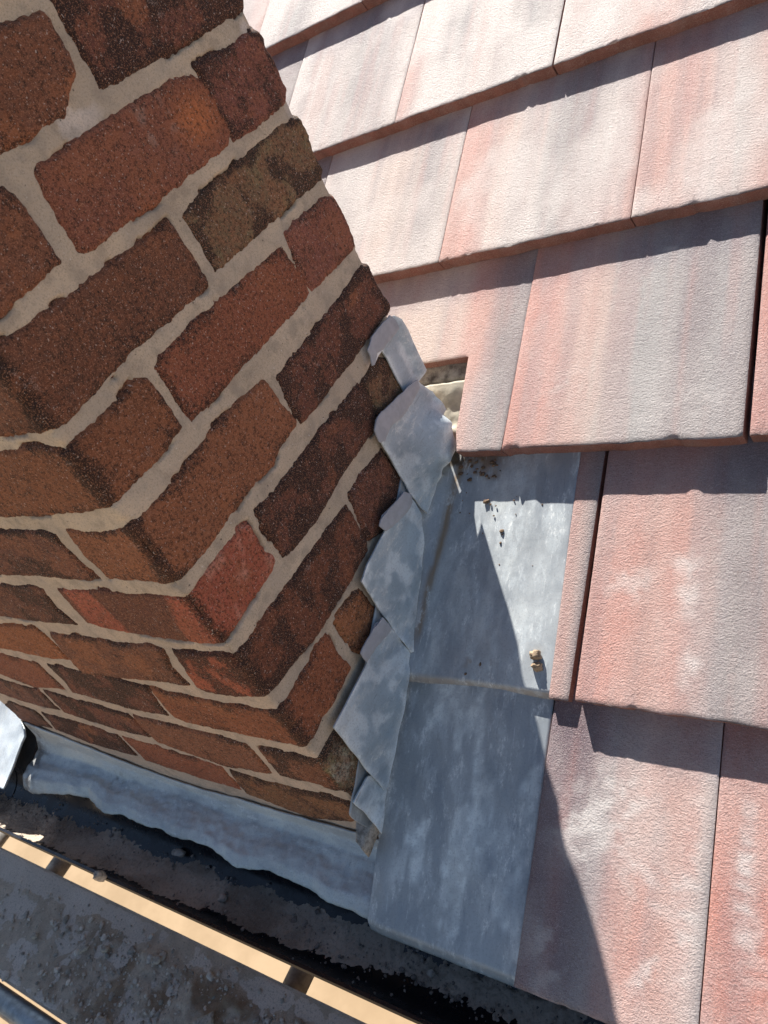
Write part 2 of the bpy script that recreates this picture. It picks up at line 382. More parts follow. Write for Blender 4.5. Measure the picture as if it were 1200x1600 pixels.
def mat_mortar():
    s = NT('sandy_mortar'); c = s.attr()
    f1 = s.noise(620, 3, .7); f2 = s.noise(1500, 2, .6); f3 = s.noise(45, 4, .6)
    c = s.mix(s.ramp(f1, .50, .62, 0, .42), c, (.20, .16, .125))
    c = s.mix(s.ramp(f2, .54, .66, 0, .4), c, (.74, .68, .60))
    c = s.mix(s.ramp(f3, .45, .68, 0, .45), c, (.26, .22, .18))
    v = s.voro(110); c = s.mix(s.ramp(v, .05, .10, .75, 0), c, (.78, .74, .68))
    v2 = s.voro(75, s.map((1, 1, 1), False, (.7, .2, .9))); c = s.mix(s.ramp(v2, .04, .09, .85, 0), c, (.06, .05, .04))
    c = s.mix(s.ramp(s.noise(14, 4, .6), .42, .62, 0, .30), c, (.40, .35, .30))
    b = s.bump(f1, .6, .0009); b = s.bump(f2, .5, .0004, b); b = s.bump(f3, .3, .002, b)
    return s.done(c, .9, b, 0, .25)

def mat_tile():
    s = NT('sanded_concrete_tile'); c = s.attr()
    m = s.map((1, 1.7, 1.4), True, (0, 0, .2))
    g1 = s.noise(200, 5, .75, m, .4); g2 = s.noise(560, 3, .7); g3 = s.noise(28, 4, .6, s.map((1, .5, 1), True))
    g4 = s.noise(1500, 2, .6)
    c = s.mix(s.ramp(g3, .42, .75, 0, .18), c, (.55, .50, .47))
    c = s.mix(s.ramp(g1, .52, .68, 0, .16), c, (.70, .64, .60))
    c = s.mix(s.ramp(g1, .47, .33, 0, .20), c, (.15, .09, .08))
    c = s.mix(s.ramp(g2, .53, .66, 0, .38), c, (.15, .095, .09))
    c = s.mix(s.ramp(g4, .55, .66, 0, .38), c, (.84, .78, .74))
    v = s.voro(34, s.map((1, 1, 1), True)); c = s.mix(s.ramp(v, .02, .035, .7, 0), c, (.05, .035, .03))
    b = s.bump(g1, 1.0, .0017); b = s.bump(g2, .9, .0015, b); b = s.bump(g4, .4, .0004, b)
    return s.done(c, s.ramp(g2, .3, .7, .55, .8), b, 0, .4)

def mat_lead(name='weathered_lead', k=(1.6, .6, 1.3)):
    s = NT(name); c = s.attr()
    st = s.noise(10, 6, .68, s.map(k, True), .3)
    st2 = s.noise(26, 7, .74, s.map(k, True), .15)
    sc = s.noise(260, 3, .6, s.map((1.6, .12, 1.0), True, (0, 0, .3)))
    sc2 = s.noise(240, 3, .6, s.map((1.6, .10, 1.0), True, (0, 0, -.5)))
    sp = s.noise(70, 7, .85, s.map(k, True), .1)
    fi = s.noise(420, 4, .7)
    c = s.mix(s.ramp(st, .34, .56, .38, 0), c, (.17, .205, .25))
    c = s.mix(s.ramp(st2, .49, .60, 0, .50), c, (.55, .60, .62))
    both = s.math('MULTIPLY', s.ramp(sp, .53, .58), s.ramp(st2, .47, .60))
    c = s.mix(s.math('MULTIPLY', both, .75), c, (.76, .79, .78))
    c = s.mix(s.ramp(sc, .65, .70, 0, .45), c, (.74, .77, .78))
    c = s.mix(s.ramp(sc2, .67, .72, 0, .40), c, (.20, .22, .25))
    c = s.mix(s.ramp(fi, .50, .66, 0, .30), c, (.20, .22, .25))
    r = s.math('ADD', s.ramp(st2, .35, .7, .40, .60), s.ramp(fi, .4, .7, 0, .08))
    b = s.bump(st2, .25, .0009); b = s.bump(fi, .2, .0003, b); b = s.bump(s.noise(12, 3, .5), .5, .005, b)
    me = s.ramp(st2, .42, .66, .22, .04)
    return s.done(c, r, b, me, .5)

def mat_dust(name='mortar_dust'):
    s = NT(name); c = s.attr()
    f1 = s.noise(240, 6, .8); f2 = s.noise(900, 3, .7)
    c = s.mix(s.ramp(f1, .50, .66, 0, .55), c, (.15, .12, .10))
    c = s.mix(s.ramp(f2, .53, .68, 0, .45), c, (.72, .66, .58))
    b = s.bump(f1, .9, .0035); b = s.bump(f2, .6, .001, b)
    return s.done(c, .92, b, 0, .2)

def mat_plain(name, col, rough=.5, metal=0.0, var=.25, sc=60, bump=.0006, col2=None):
    s = NT(name)
    f = s.noise(sc, 5, .7)
    c2 = col2 if col2 else tuple(x * (1 - var) for x in col)
    c = s.mix(s.ramp(f, .35, .68), col, c2)
    b = s.bump(f, .4, bump)
    return s.done(c, s.ramp(f, .3, .7, max(rough - .1, .05), min(rough + .12, 1)), b, metal)

def mat_brickwall():
    s = NT('house_brickwork')
    t = s.n('ShaderNodeTexBrick'); m = s.n('ShaderNodeMapping'); s.l(s.vec, m.inputs[0]); m.inputs['Rotation'].default_value = (pi / 2, 0, 0)
    s.l(m.outputs[0], t.inputs['Vector']); t.inputs['Scale'].default_value = 1.0
    t.inputs['Brick Width'].default_value = .235; t.inputs['Row Height'].default_value = .0889
    t.inputs['Mortar Size'].default_value = .008; t.inputs['Color1'].default_value = (.17, .07, .045, 1)
    t.inputs['Color2'].default_value = (.09, .045, .035, 1); t.inputs['Mortar'].default_value = (.36, .31, .25, 1)
    f = s.noise(200, 4, .7)
    c = s.mix(s.ramp(f, .5, .7, 0, .5), t.outputs['Color'], (.03, .02, .02))
    return s.done(c, .85, s.bump(t.outputs['Fac'], -.5, .003), 0)

M_BRICK = mat_brick(); M_MORTAR = mat_mortar(); M_TILE = mat_tile(); M_LEAD = mat_lead(); M_LEADA = mat_lead('weathered_lead_apron', (.9, 2.0, 2.0)); M_DUST = mat_dust()
M_BLACK = mat_plain('black_gutter_plastic', (.012, .012, .015), .26, 0, .3, 40, .0003)
M_STEEL = mat_plain('galvanised_steel', (.36, .38, .40), .42, .75, .35, 30, .0004)
M_RUST = mat_plain('dull_tube_steel', (.40, .39, .37), .6, .2, .45, 40, .0005)
M_STONE = mat_plain('stone_chip', (.55, .48, .40), .9, 0, .55, 160, .002)
M_BUFF = mat_plain('buff_mortar', (.44, .32, .21), .92, 0, .5, 220, .003)
M_WALL = mat_brickwall()
M_BATTEN = mat_plain('weathered_batten', (.30, .28, .25), .85, 0, .75, 45, .002, (.06, .05, .045))
M_WHITE = mat_plain('pale_bedding_mortar', (.50, .46, .37), .9, 0, .25, 60, .002)
M_DECK = mat_plain('underlay_felt', (.05, .05, .055), .9)
M_FASCIA = mat_plain('fascia_board_paint', (.05, .05, .055), .5)
M_GROUND = mat_plain('sandy_ground', (.36, .255, .150), .9, 0, .16, 1.6, .004)

# ------------------------------------------------------------ the setting
mesh('ground', [(-400, -400, -5), (400, -400, -5), (400, 400, -5), (-400, 400, -5)], [(0, 1, 2, 3)], M_GROUND)['kind'] = 'structure'

# ------------------------------------------------------------ chimney stack
WX = .79; DY = .467; R = .005
chim = empty('chimney_stack', (0, 0, 0), 0, 'tall weathered red brick chimney stack with buff mortar joints standing through the roof', 'chimney')
BC = {'brn': (.185, .078, .050), 'brn2': (.215, .085, .046), 'brndk': (.150, .066, .044), 'drk': (.110, .042, .034), 'drk2': (.092, .038, .031),
      'drkred': (.125, .046, .030), 'plum': (.165, .060, .050), 'plumr': (.235, .085, .066), 'plumdk': (.115, .052, .042), 'red2': (.250, .082, .050),
      'redbr': (.400, .105, .068), 'redbl': (.240, .080, .042), 'org': (.330, .115, .050), 'orgbr': (.215, .095, .045), 'olive': (.150, .100, .060),
      'moss': (.110, .100, .065), 'brnol': (.190, .095, .048), 'spot': (.205, .075, .052)}
PC = .0889; BH = .0655
def ideal_bricks():
    out = []
    for n in range(-5, 8):
        zt = -PC * n; zb = zt - BH
        if n % 2 == 0:
            spans = [(-.11, .225), (.235, .57)] + [(-.11 - .235 * k - .235 + .0, -.12 - .235 * k) for k in range(4)]
        else:
            spans = [(-.225, .11), (.12, .345), (.355, .57)] + [(-.225 - .235 * k - .235, -.235 - .235 * k) for k in range(4)]
        for a, b in spans:
            out.append((a + .003, b - .003, zb, zt))
    return out
names = list(BC)
bricks = list(BR)
for a, b, zb, zt in ideal_bricks():
    cx, cz = (a + b) / 2, (zt + zb) / 2
    X = np.linspace(a + .01, b - .01, 9); Z = np.full(9, cz)
    hit = any((sdf(X, Z, p) < 0).any() for _, p in BR)
    if not hit:
        bricks.append((random.choice(['brn', 'drk', 'brn2', 'plumdk', 'red2', 'brndk']), [(a, zt), ((a + b) / 2, zt), (b, zt), (b, zb), ((a + b) / 2, zb), (a, zb)]))
du = .0019
U = np.arange(-WX - .10, DY + .11, du); Zg = np.arange(-.80, .300, du)
gu, gz = np.meshgrid(U, Zg, indexing='ij')
wu = gu + (fbm(gu * 55, gz * 55, 3, 3) - .5) * .0036 + (fbm(gu * 240, gz * 240, 2, 8) - .5) * .0032
wz = gz + (fbm(gu * 55, gz * 55, 3, 13) - .5) * .0040 + (fbm(gu * 240, gz * 240, 2, 18) - .5) * .0032
SD = np.full(gu.shape, .05); HB = np.zeros(gu.shape); CB = np.zeros(gu.shape + (3,)); CB[:] = BC['brn']
KEY = np.zeros(gu.shape, int); MD = np.zeros(gu.shape)
for bi, (c, poly) in enumerate(bricks):
    P = np.array(poly); m = .012
    i0, i1 = np.searchsorted(U, [P[:, 0].min() - m, P[:, 0].max() + m]); j0, j1 = np.searchsorted(Zg, [P[:, 1].min() - m, P[:, 1].max() + m])
    if i1 <= i0 or j1 <= j0: continue
    sl_ = (slice(i0, i1), slice(j0, j1))
    d = sdf(wu[sl_], wz[sl_], P) - .0013
    w = d < SD[sl_]
    SD[sl_] = np.where(w, d, SD[sl_])
    cu, cv = P.mean(0)
    tilt = (rng.random(3) - .5)
    off = tilt[0] * .0022 + (gu[sl_] - cu) * tilt[1] * .010 + (gz[sl_] - cv) * tilt[2] * .022
    HB[sl_] = np.where(w, off, HB[sl_]); KEY[sl_] = np.where(w, bi, KEY[sl_])
    base = np.array(BC[c]) * (0.82 + .32 * rng.random())
    g_u, g_z = gu[sl_], gz[sl_]
    f = fbm(g_u * 22 + bi * 7.1, g_z * 22, 4, 40)[..., None]
    col = base * (0.82 + .36 * f)
    dk = fbm(g_u * 34 + bi * 3.3, g_z * 34, 5, 60)
    edge = 1 - sst(0, .016, -d)
    amt = {'drk': .95, 'drk2': 1.0, 'drkred': .75, 'olive': .8, 'plum': .6, 'plumdk': .7, 'moss': .8, 'plumr': .35, 'redbr': .15, 'org': .25, 'spot': .22, 'brnol': .6}.get(c, .42)
    md = sst(.48, .70, dk + .16 * edge + (amt - .6) * .16) * amt
    cornerd = np.exp(-(g_u / .012) ** 2) * sst(.35, .6, fbm(g_u * 60, g_z * 40 + bi, 3, 71) + .12)
    md = np.clip(md * .75 + 1.0 * cornerd * (c not in ('moss',)) + .30 * edge * sst(.4, .6, dk) + (amt - .42) * .45, 0, 1)
    MD[sl_] = np.where(w, md, MD[sl_])
    og = sst(.60, .74, fbm(g_u * 18 + bi * 5.7, g_z * 26, 3, 90))[..., None] * (.55 if c in ('drk', 'drkred', 'org', 'orgbr', 'redbl', 'brn', 'brnol') else .25)
    col = col * (1 - og) + np.array((.33, .12, .055)) * og
    if c == 'spot':
        q = np.exp(-(((g_u - .318) / .030) ** 2 + ((g_z - .055) / .022) ** 2) ** 1.3)[..., None]
        col = col * (1 - q * .9) + np.array((.47, .150, .058)) * q * .9
        q = (sst(.55, .7, fbm(g_u * 70, g_z * 70, 4, 5)) * np.exp(-(((g_u - .272) / .022) ** 2 + ((g_z - .070) / .018) ** 2)))[..., None]
        col = col * (1 - q * .6) + np.array((.42, .36, .34)) * q * .6
    if c == 'redbr':
        q = (g_u < -.004)[..., None] * (.85 * sst(.40, .50, fbm(g_u * 16, g_z * 6, 3, 15)))[..., None]
        col = col * (1 - q) + np.array((.075, .038, .030)) * q
        q = (sst(.5, .75, fbm(g_u * 60, g_z * 60, 4, 6)) * (g_u > .03))[..., None]
        col = col * (1 - q * .5) + np.array((.60, .30, .24)) * q * .5
    if c == 'drkred':
        q = (g_u < -.002)[..., None] * .85
        col = col * (1 - q) + np.array((.42, .105, .060)) * (.6 + .5 * f) * q
    if c in ('moss', 'olive'):
        q = sst(.5, .66, fbm(g_u * 48, g_z * 48, 5, 33))[..., None] * (.75 if c == 'moss' else .35)
        col = col * (1 - q) + np.array((.20, .19, .10)) * q
        if c == 'moss':
            q = sst(.55, .66, fbm(g_u * 60, g_z * 60, 5, 35))[..., None] * .7 * (g_u > 0)[..., None]
            col = col * (1 - q) + np.array((.34, .33, .28)) * q
            q = (g_u < -.003)[..., None] * .9
            col = col * (1 - q) + np.array((.19, .070, .042)) * (.5 + f) * q
    CB[sl_] = np.where(w[..., None], col, CB[sl_])

def wrap(u, z, h):
    """unwrapped (u,z,height) -> world, rounding the arrises"""
    x = np.where(u < 0, np.maximum(u, -WX), 0.0); y = np.where(u > 0, np.minimum(u, DY), 0.0)
    nx = np.where(u > 0, 1.0, 0.0); ny = np.where(u > 0, 0.0, -1.0)
    bk = u > DY; x = np.where(bk, -(u - DY), x); y = np.where(bk, DY, y); nx = np.where(bk, 0., nx); ny = np.where(bk, 1., ny)
    lf = u < -WX; x = np.where(lf, -WX, x); y = np.where(lf, -WX - u, y); nx = np.where(lf, -1., nx); ny = np.where(lf, 0., ny)
    for u0, c, a0 in ((0, (-R, R), -pi / 2), (DY, (-R, DY - R), 0), (-WX, (-WX + R, R), pi)):
        m = np.abs(u - u0) < R; t = (np.clip((u - u0) / R, -1, 1) + 1) / 2 * (pi / 2) + a0
        cx, sy = np.cos(t), np.sin(t)
        x = np.where(m, c[0] + R * cx, x); y = np.where(m, c[1] + R * sy, y); nx = np.where(m, cx, nx); ny = np.where(m, sy, ny)
    return np.stack([x + nx * h, y + ny * h, z], -1)

rough_h = (fbm(gu * 120, gz * 120, 3, 23) - .5) * .0010 + (fbm(gu * 26, gz * 26, 2, 24) - .5) * .0016
cornerchip = np.exp(-(np.minimum(np.minimum(np.abs(gu), np.abs(gu - DY)), np.abs(gu + WX)) / .007) ** 2) * (.0012 + .0050 * sst(.45, .75, fbm(gu * 20, gz * 70, 3, 29)))
ins = np.clip(-SD / .0055, -2.2, 1)
hb = .0016 + HB + rough_h - .0034 * np.where(ins > 0, (1 - ins) ** 2, 1 - 2.2 * ins) - cornerchip
hm = -.0010 + (fbm(gu * 32, gz * 32, 3, 31) - .5) * .0030 + (vn(gu * 260, gz * 260, 32) - .5) * .0005
gap = sst(.62, .70, fbm(gu * 24, gz * 24, 3, 37)) * np.exp(-(SD / .0016) ** 2)
backn = sst(.014, .002, np.abs(gu - DY)) * sst(-.0015, .001, SD)
hb = hb + sst(.02, .0, np.abs(gu - DY)) * (vn(KEY * 7.3, KEY * 0.0, 3) - .3) * .006
hm = hm - backn * .008
hm = hm - gap * .006 - np.clip(-SD - .001, 0, .012) * .5 - cornerchip * .6
Vb = wrap(gu, gz, hb).reshape(-1, 3)
nu, nz = gu.shape
Fb = grid_faces(nu, nz, SD < .0035)
V_, F_, C_ = compact(Vb, Fb, np.concatenate([CB * np.array((1.48, 1.54, 1.46)), MD[..., None]], -1).reshape(-1, 4))
mesh('brickwork', V_, F_, M_BRICK, chim, C_)
mc = np.array((.60, .49, .365)) * (.80 + .40 * fbm(gu * 14, gz * 14, 4, 51))[..., None]
fr = ((gu < 0) * .5 * sst(-.1, -.5, gz))[..., None]
mc = mc * (1 - fr) + np.array((.62, .46, .36)) * fr
pale = np.zeros(gu.shape)
for pu, pz, ru, rz in ((.447, .092, .016, .010), (.458, .010, .010, .012), (.185, .108, .010, .030), (.20, .10, .03, .008), (.05, .18, .10, .015), (.388, -.262, .012, .020)):
    pale = np.maximum(pale, sst(1.25, .7, np.sqrt(((gu - pu) / ru) ** 2 + ((gz - pz) / rz) ** 2) + (fbm(gu * 90, gz * 90, 3, 52) - .5)))
pale = pale[..., None] * .75
mc = mc * (1 - pale) + np.array((.78, .70, .64)) * pale
mc = mc * (1 - .55 * gap[..., None])
Vm = wrap(gu, gz, hm).reshape(-1, 3)
mesh('mortar', Vm, grid_faces(nu, nz), M_MORTAR, chim, mc.reshape(-1, 3))
bv, bf = box_vf(-WX + .012, -.012, .012, DY - .012, -6, 1.05)
bv, bf = box_vf(-WX + .012, -.012, .012, DY - .012, -.80, 1.05)
core = mesh('stack_core', bv, bf, M_WALL, chim, smooth=False)
bv, bf = box_vf(-WX, 0, 0, DY, .296, 1.05)
mesh('upper_brickwork', bv, bf, M_WALL, chim, smooth=False)
bv, bf = box_vf(-WX, -.001, .40, DY, -6, -.802)
mesh('lower_brickwork', bv, bf, M_WALL, chim, smooth=False)

# ------------------------------------------------------------ roof (built in the roof's own tilted frame: x, up-slope s, height h)
GA = .293; TT = .021; HN = .0235
roof = empty('tiled_roof', (0, 0, Z0), TH, 'pitched roof of flat concrete tiles in faded red and grey bands beside the chimney', 'roof')
CR = (.55, .245, .195); CPK = (.56, .325, .275); CR2 = (.57, .29, .24); CG = (.31, .26, .255); CGG = (.375, .35, .34); CC = (.57, .455, .40); CP = (.56, .49, .455); CM = (.225, .155, .165); CD = (.13, .12, .145)
SCUFF = [(.285, .085, .050, .040, .6, .9), (.262, .055, .030, .030, .3, .8), (.330, .030, .045, .020, -.5, .6), (.345, -.045, .040, .007, .9, .8), (.372, .030, .012, .090, 0, .7),
         (.345, .345, .014, .020, .2, .8), (.350, .310, .012, .022, .1, .9), (.360, .240, .010, .026, -.3, .8), (.290, .320, .030, .020, .4, .6), (.420, .060, .008, .070, .0, .9), (.430, .0, .012, .05, .2, .6),
         (.242, -.05, .020, .012, .8, .7), (.25, -.085, .022, .010, .5, .7), (.19, .56, .03, .02, .6, .5), (.33, .52, .05, .02, .1, .5), (.3, .73, .016, .008, .1, .8)]
def tile_color(x, s, sn, x0, x1, stops, bloom_glare, seed):
    fx = (x - x0) / (x1 - x0) + (fbm(x * 30, s * 7, 3, seed) - .5) * .10
    st = np.array([a for a, _ in stops]); cs = np.array([c for _, c in stops])
    col = np.stack([np.interp(fx, st, cs[:, k]) for k in range(3)], -1)
    streak = vn(x * 75, s * 5, seed + 3)
    col = col * (.92 + .16 * streak)[:, None]
    sk = (sst(.50, .66, fbm(x * 62, s * 3.2, 4, seed + 21)) * .30)[:, None]
    col = col * (1 - sk) + np.array((.27, .22, .235)) * sk
    sk = (sst(.55, .68, fbm(x * 70 + 9, s * 2.6, 4, seed + 22)) * .16)[:, None]
    col = col * (1 - sk) + np.array((.60, .22, .17)) * sk
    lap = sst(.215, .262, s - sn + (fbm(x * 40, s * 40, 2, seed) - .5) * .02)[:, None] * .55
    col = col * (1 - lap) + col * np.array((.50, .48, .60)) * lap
    b = (bloom_glare * sst(.40, .72, fbm(x * 13, s * 9, 5, seed + 7)))[:, None]
    col = col * (1 - b) + np.array((.68, .62, .58)) * b
    for cx, cs, rx, rs_, an, st_ in SCUFF:
        if x0 <= cx <= x1 and -.01 < cs - sn < .30:
            dx = x - cx; dz = s - cs; ca, sa = cos(an), sin(an)
            q = np.exp(-(((dx * ca + dz * sa) / rx) ** 2 + ((-dx * sa + dz * ca) / rs_) ** 2) ** 1.4)
            q = (q * st_ * .72 * sst(.40, .66, fbm((dx * ca + dz * sa) * 60, (-dx * sa + dz * ca) * 160, 4, seed + 31)))[:, None]
            col = col * (1 - q) + np.array((.76, .71, .67)) * q
    return col
def make_tile(sn, x0, x1, stops, bloom_glare, seed, poly=None, hn=HN, nose_wob=.0016, length=.385, res=.0062, tt=TT):
    g = .0006
    if poly is None:
        poly = [(x0 + g, sn), (x1 - g, sn), (x1 - g, sn + length), (x0 + g, sn + length)]
    V2, T, d = tri_poly(poly, res, 0, seed, .0016)
    x = V2[:, 0].copy(); s = V2[:, 1].copy()
    nose = np.exp(-np.maximum(s - sn, 0) / .006)
    dy = ((fbm(x * 45, s * 0 + seed, 3, seed) - .5) * 2 * nose_wob - .004 * sst(.78, .84, fbm(x * 60, s * 0, 2, seed + 4))*0) * nose
    chip = sst(.70, .80, fbm(x * 75, s * 75, 3, seed + 11)) * nose * .0035
    s2 = s + dy + chip * .6
    h = hn - tt * (s - sn) / GA + (fbm(x * 9, s * 9, 2, seed + 2) - .5) * .0016
    h = h - .0011 * np.exp(-d / .0008) - chip * .8 + (vn(x * 160, s * 300, seed) - .5) * .0004
    V = np.stack([x, s2, h], 1); N = np.tile([0, 0, 1.0], (len(V), 1))
    col = tile_color(x, s, sn, x0, x1, stops, bloom_glare, seed)
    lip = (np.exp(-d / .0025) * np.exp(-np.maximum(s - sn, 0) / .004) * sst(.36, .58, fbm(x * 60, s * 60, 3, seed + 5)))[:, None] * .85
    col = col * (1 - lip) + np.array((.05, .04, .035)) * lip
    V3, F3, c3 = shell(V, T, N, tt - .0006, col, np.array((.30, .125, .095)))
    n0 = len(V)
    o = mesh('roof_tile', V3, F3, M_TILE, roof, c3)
    try:
        o.data.polygons.foreach_set('use_smooth', np.arange(len(o.data.polygons)) < len(T))
    except Exception: pass
    return o
tw = .2825
pal = lambda *a: list(zip(np.linspace(0, 1, len(a)), a))
# measured tiles: row nose s, left x, right x, colour bands, pale weathering and painted sun glare
make_tile(-.102, .2125, .391, pal(CM, CM, (.34, .29, .29), CPK, CPK, CP), .45, 11)
make_tile(-.102, .391, .391 + tw, pal(CR, CR, CPK, CC, CPK, CG), .25, 12)
make_tile(.188, .2440, .2430 + tw, pal(CR2, CR2, CPK, CPK, CG, CG, CPK, CPK, CG), .18, 13)
make_tile(.187, .216, .237, pal(CPK, CG), .15, 14, poly=[(.2105, .187), (.2335, .187), (.2410, .53), (.2085, .53)], hn=.0145, tt=.0125, nose_wob=.0005)
make_tile(.480, .0, .1135, pal(CC, CPK, CPK, CG, CG), .22, 15, poly=[(.0465, .481), (.1128, .480), (.1165, .86), (-.165, .86), (-.165, .6195), (.0365, .6235), (.0405, .512)])
make_tile(.4795, .1145, .3965, pal(CR, CR, CPK, CC, CGG, CGG, CG, CGG, CG), .18, 16, hn=.0265, tt=.0235)
make_tile(.482, .4015, .4015 + tw, pal(CR, CPK, CPK, CG, CG), .12, 17)
make_tile(.777, -.033 - tw, -.033, pal(CP, CGG, CP, CC, CGG, CP), .62, 18)  # upslope rows: paler bands and stronger overlay paint in the sun's sheen
make_tile(.777, -.033, .249, pal(CPK, CPK, CC, CP, CGG, CG, CP, CPK), .62, 19)
make_tile(.778, .249, .249 + tw, pal(CPK, CPK, CP, CPK, CP, CP), .62, 20)
make_tile(1.061, -.4495, -.168, pal(CP, CP, CGG, CP), .80, 21)
make_tile(1.061, -.168, .109, pal(CPK, CP, CGG, CP, CP, CGG, CP), .78, 22)
make_tile(1.061, .1105, .1105 + tw, pal(CP, CP, CPK, CP, CP), .78, 23)
make_tile(1.368, -.303 - tw, -.303, pal(CP, CGG, CP, CP), .7, 24)
make_tile(1.368, -.303, -.303 + tw, pal(CPK, CP, CP, CP), .7, 25)
# the rest of the field, out of or at the edge of the picture
seed = 60
rows = [(-.102, .391 + tw, 3), (.188, .2430 + tw, 3), (.481, .4015 + tw, 2), (.777, .249 + tw, 2), (1.061, .1105 + tw, 3), (1.368, -.303 + tw, 4), (1.66, -.45, 5)]
for sn, xs, k in rows:
    for i in range(k):
        a = random.choice([(CR, CPK, CG, CPK), (CPK, CP, CG, CG), (CR, CC, CG), (CG, CPK, CR, CPK)])
        make_tile(sn, xs + i * tw, xs + (i + 1) * tw, pal(*a), .4, seed, res=.016); seed += 1
for sn, xs, k in ((-.102, -1.02, 3), (.188, -1.16, 3), (.481, -1.02, 3), (.777, -.033 - tw, 5), (1.061, -.4495, 3), (1.368, -.303 - tw, 3), (1.66, -.45, 3)):
    for i in range(k):
        a = random.choice([(CR, CPK, CG, CPK), (CPK, CP, CG, CG), (CR, CC, CG)])
        make_tile(sn, xs - (i + 1) * tw, xs - i * tw, pal(*a), .4, seed, res=.016); seed += 1
# felt and deck under the tiles
for k, (a, b, c, d) in enumerate(((.002, 1.3, -.075, 2.05), (-1.88, -WX - .002, -.075, 2.05), (-WX - .002, .002, DY / cos(TH) + .10, 2.05))):
    bv, bf = box_vf(a, b, c, d, -.042, -.0225)
    mesh('roof_deck', bv, bf, M_DECK, roof, smooth=False)
# batten and bedding seen in the notch of the cut tile
V2, T, d = tri_poly([(-.10, .596), (.045, .600), (.045, .640), (-.10, .638)], .004, .001, 3)
h = -.003 + (fbm(V2[:, 0] * 40, V2[:, 1] * 90, 4, 2) - .5) * .006
V3, F3, _ = shell(np.column_stack([V2, h]), T, np.tile([0, 0, 1.], (len(V2), 1)), .018)
mesh('roof_batten', V3, F3, M_BATTEN, roof)
V2, T, d = tri_poly([(-.10, .49), (.045, .49), (.045, .592), (-.10, .588)], .003, .001, 3)
h = -.004 + (fbm(V2[:, 0] * 50, V2[:, 1] * 50, 4, 2) - .5) * .005 + .010 * sst(.550, .585, V2[:, 1]) - .012 * sst(.545, .51, V2[:, 1]) + .044 * np.exp(-((V2[:, 0] - .021) / .0095) ** 2 - ((V2[:, 1] - .511) / .013) ** 2)  # last term: hump added to block sun from the lead sheet
V3, F3, _ = shell(np.column_stack([V2, h]), T, np.tile([0, 0, 1.], (len(V2), 1)), .02)
mesh('bedding_mortar', V3, F3, M_WHITE, roof)

# house wall below the eaves
wall = empty('house_wall', (0, .03, -6), 0, 'plain brick house wall in shade below the roof eaves', 'wall')
for a, b in ((-1.5, -WX - .003), (.003, 1.6)):
    bv, bf = box_vf(a, b, .0 if a > -1 else .55, 2.2, 0, 5.17)
    mesh('wall_face', bv, bf, M_WALL, wall, smooth=False)
for a, b in ((-1.52, -WX - .003), (.003, 1.3)):
    bv, bf = box_vf(a, b, -.070, -.045, 5.10, 5.20)
    mesh('fascia_board', bv, bf, M_FASCIA, wall, smooth=False)

# ------------------------------------------------------------ lead
LC = np.array((.435, .47, .488))
def lead_col(n, seed, xs, ys):
    return LC * (.85 + .3 * fbm(xs * 12, ys * 8, 3, seed))[:, None]
def sheet_grid(name, X, S, H, label, cat, group, tint=None, th=.0018, seed=1):
    nu, nv = X.shape
    V = np.stack([X, S, H], -1).reshape(-1, 3)
    du_ = np.gradient(V.reshape(nu, nv, 3), axis=0); dv_ = np.gradient(V.reshape(nu, nv, 3), axis=1)
    N = np.cross(du_, dv_); N /= np.linalg.norm(N, axis=-1)[..., None] + 1e-12
    N = N.reshape(-1, 3)
    col = lead_col(0, seed, V[:, 0], V[:, 1])
    if tint is not None: col = tint(V, col)
    V3, F3, c3 = shell(V, grid_faces(nu, nv), N, th, col)
    o = mesh(name, V3, F3, M_LEAD, None, c3)
    o.location = (0, 0, Z0); o.rotation_euler = (TH, 0, 0)
    return tag(o, label, cat, group)

def cross_section(xr, up, n=46):
    """upstand against the chimney, rounded fold, flat to xr; up = upstand height"""
    t1 = np.linspace(1, 0, 12)[:-1]; ang = np.linspace(0, pi / 2, 9)
    r = .027
    xs = list(np.full(11, 0.0)); hs = list(r + t1 * up)
    for a in ang: xs.append(r - r * cos(a)); hs.append(r - r * sin(a))
    xf = np.linspace(r, xr, n)[1:]
    return np.array(xs + list(xf)), np.array(hs + [0] * (n - 1))

# lower sheet
S_ = np.linspace(-.111, .205, 110)
X = []; H = []
for s in S_:
    f = float(sst(-.006, .022, np.array(s)))
    xs, hs = cross_section(.2115 - .004 * (.2 - s) / .3, .034)
    xl = .0075 - .006 * f
    # in front of the chimney the upstand dies into the flat
    xf = np.linspace(xl, xs[-1] + .0, len(xs))
    x = np.maximum(xl + xs * (1 - xl / xs[-1]), .0035) + np.linspace(0, .002, len(xs)) * (xs < .001)
    X.append(x); H.append(hs * f)
X = np.array(X).T; H = np.array(H).T; SS = np.tile(S_, (X.shape[0], 1))
H = H + .002 + (fbm(X * 14, SS * 10, 3, 5) - .5) * .0045 * sst(.01, .05, X)
H = H - .010 * sst(-.098, -.113, SS) - .004 * sst(.03, .0, X) * sst(-.02, -.08, SS)
SS = SS + (fbm(X * 25, SS * 0, 2, 6) - .5) * .0022 * sst(-.09, -.111, SS)
def chalk(V, c, a, seed):
    x, s = V[:, 0], V[:, 1]
    q = (sst(.52, .64, fbm(x * 34 + 5, s * 13, 5, seed)) * (.5 + .5 * sst(.42, .6, fbm(x * 160, s * 90, 4, seed + 3))) * a * sst(.02, .05, x))[:, None]
    c = c * (1 - q) + np.array((.82, .87, .85)) * q
    q = (sst(.56, .70, fbm(x * 20 + 9, s * 9, 4, seed + 8)) * .5)[:, None]
    return c * (1 - q) + np.array((.25, .285, .33)) * q
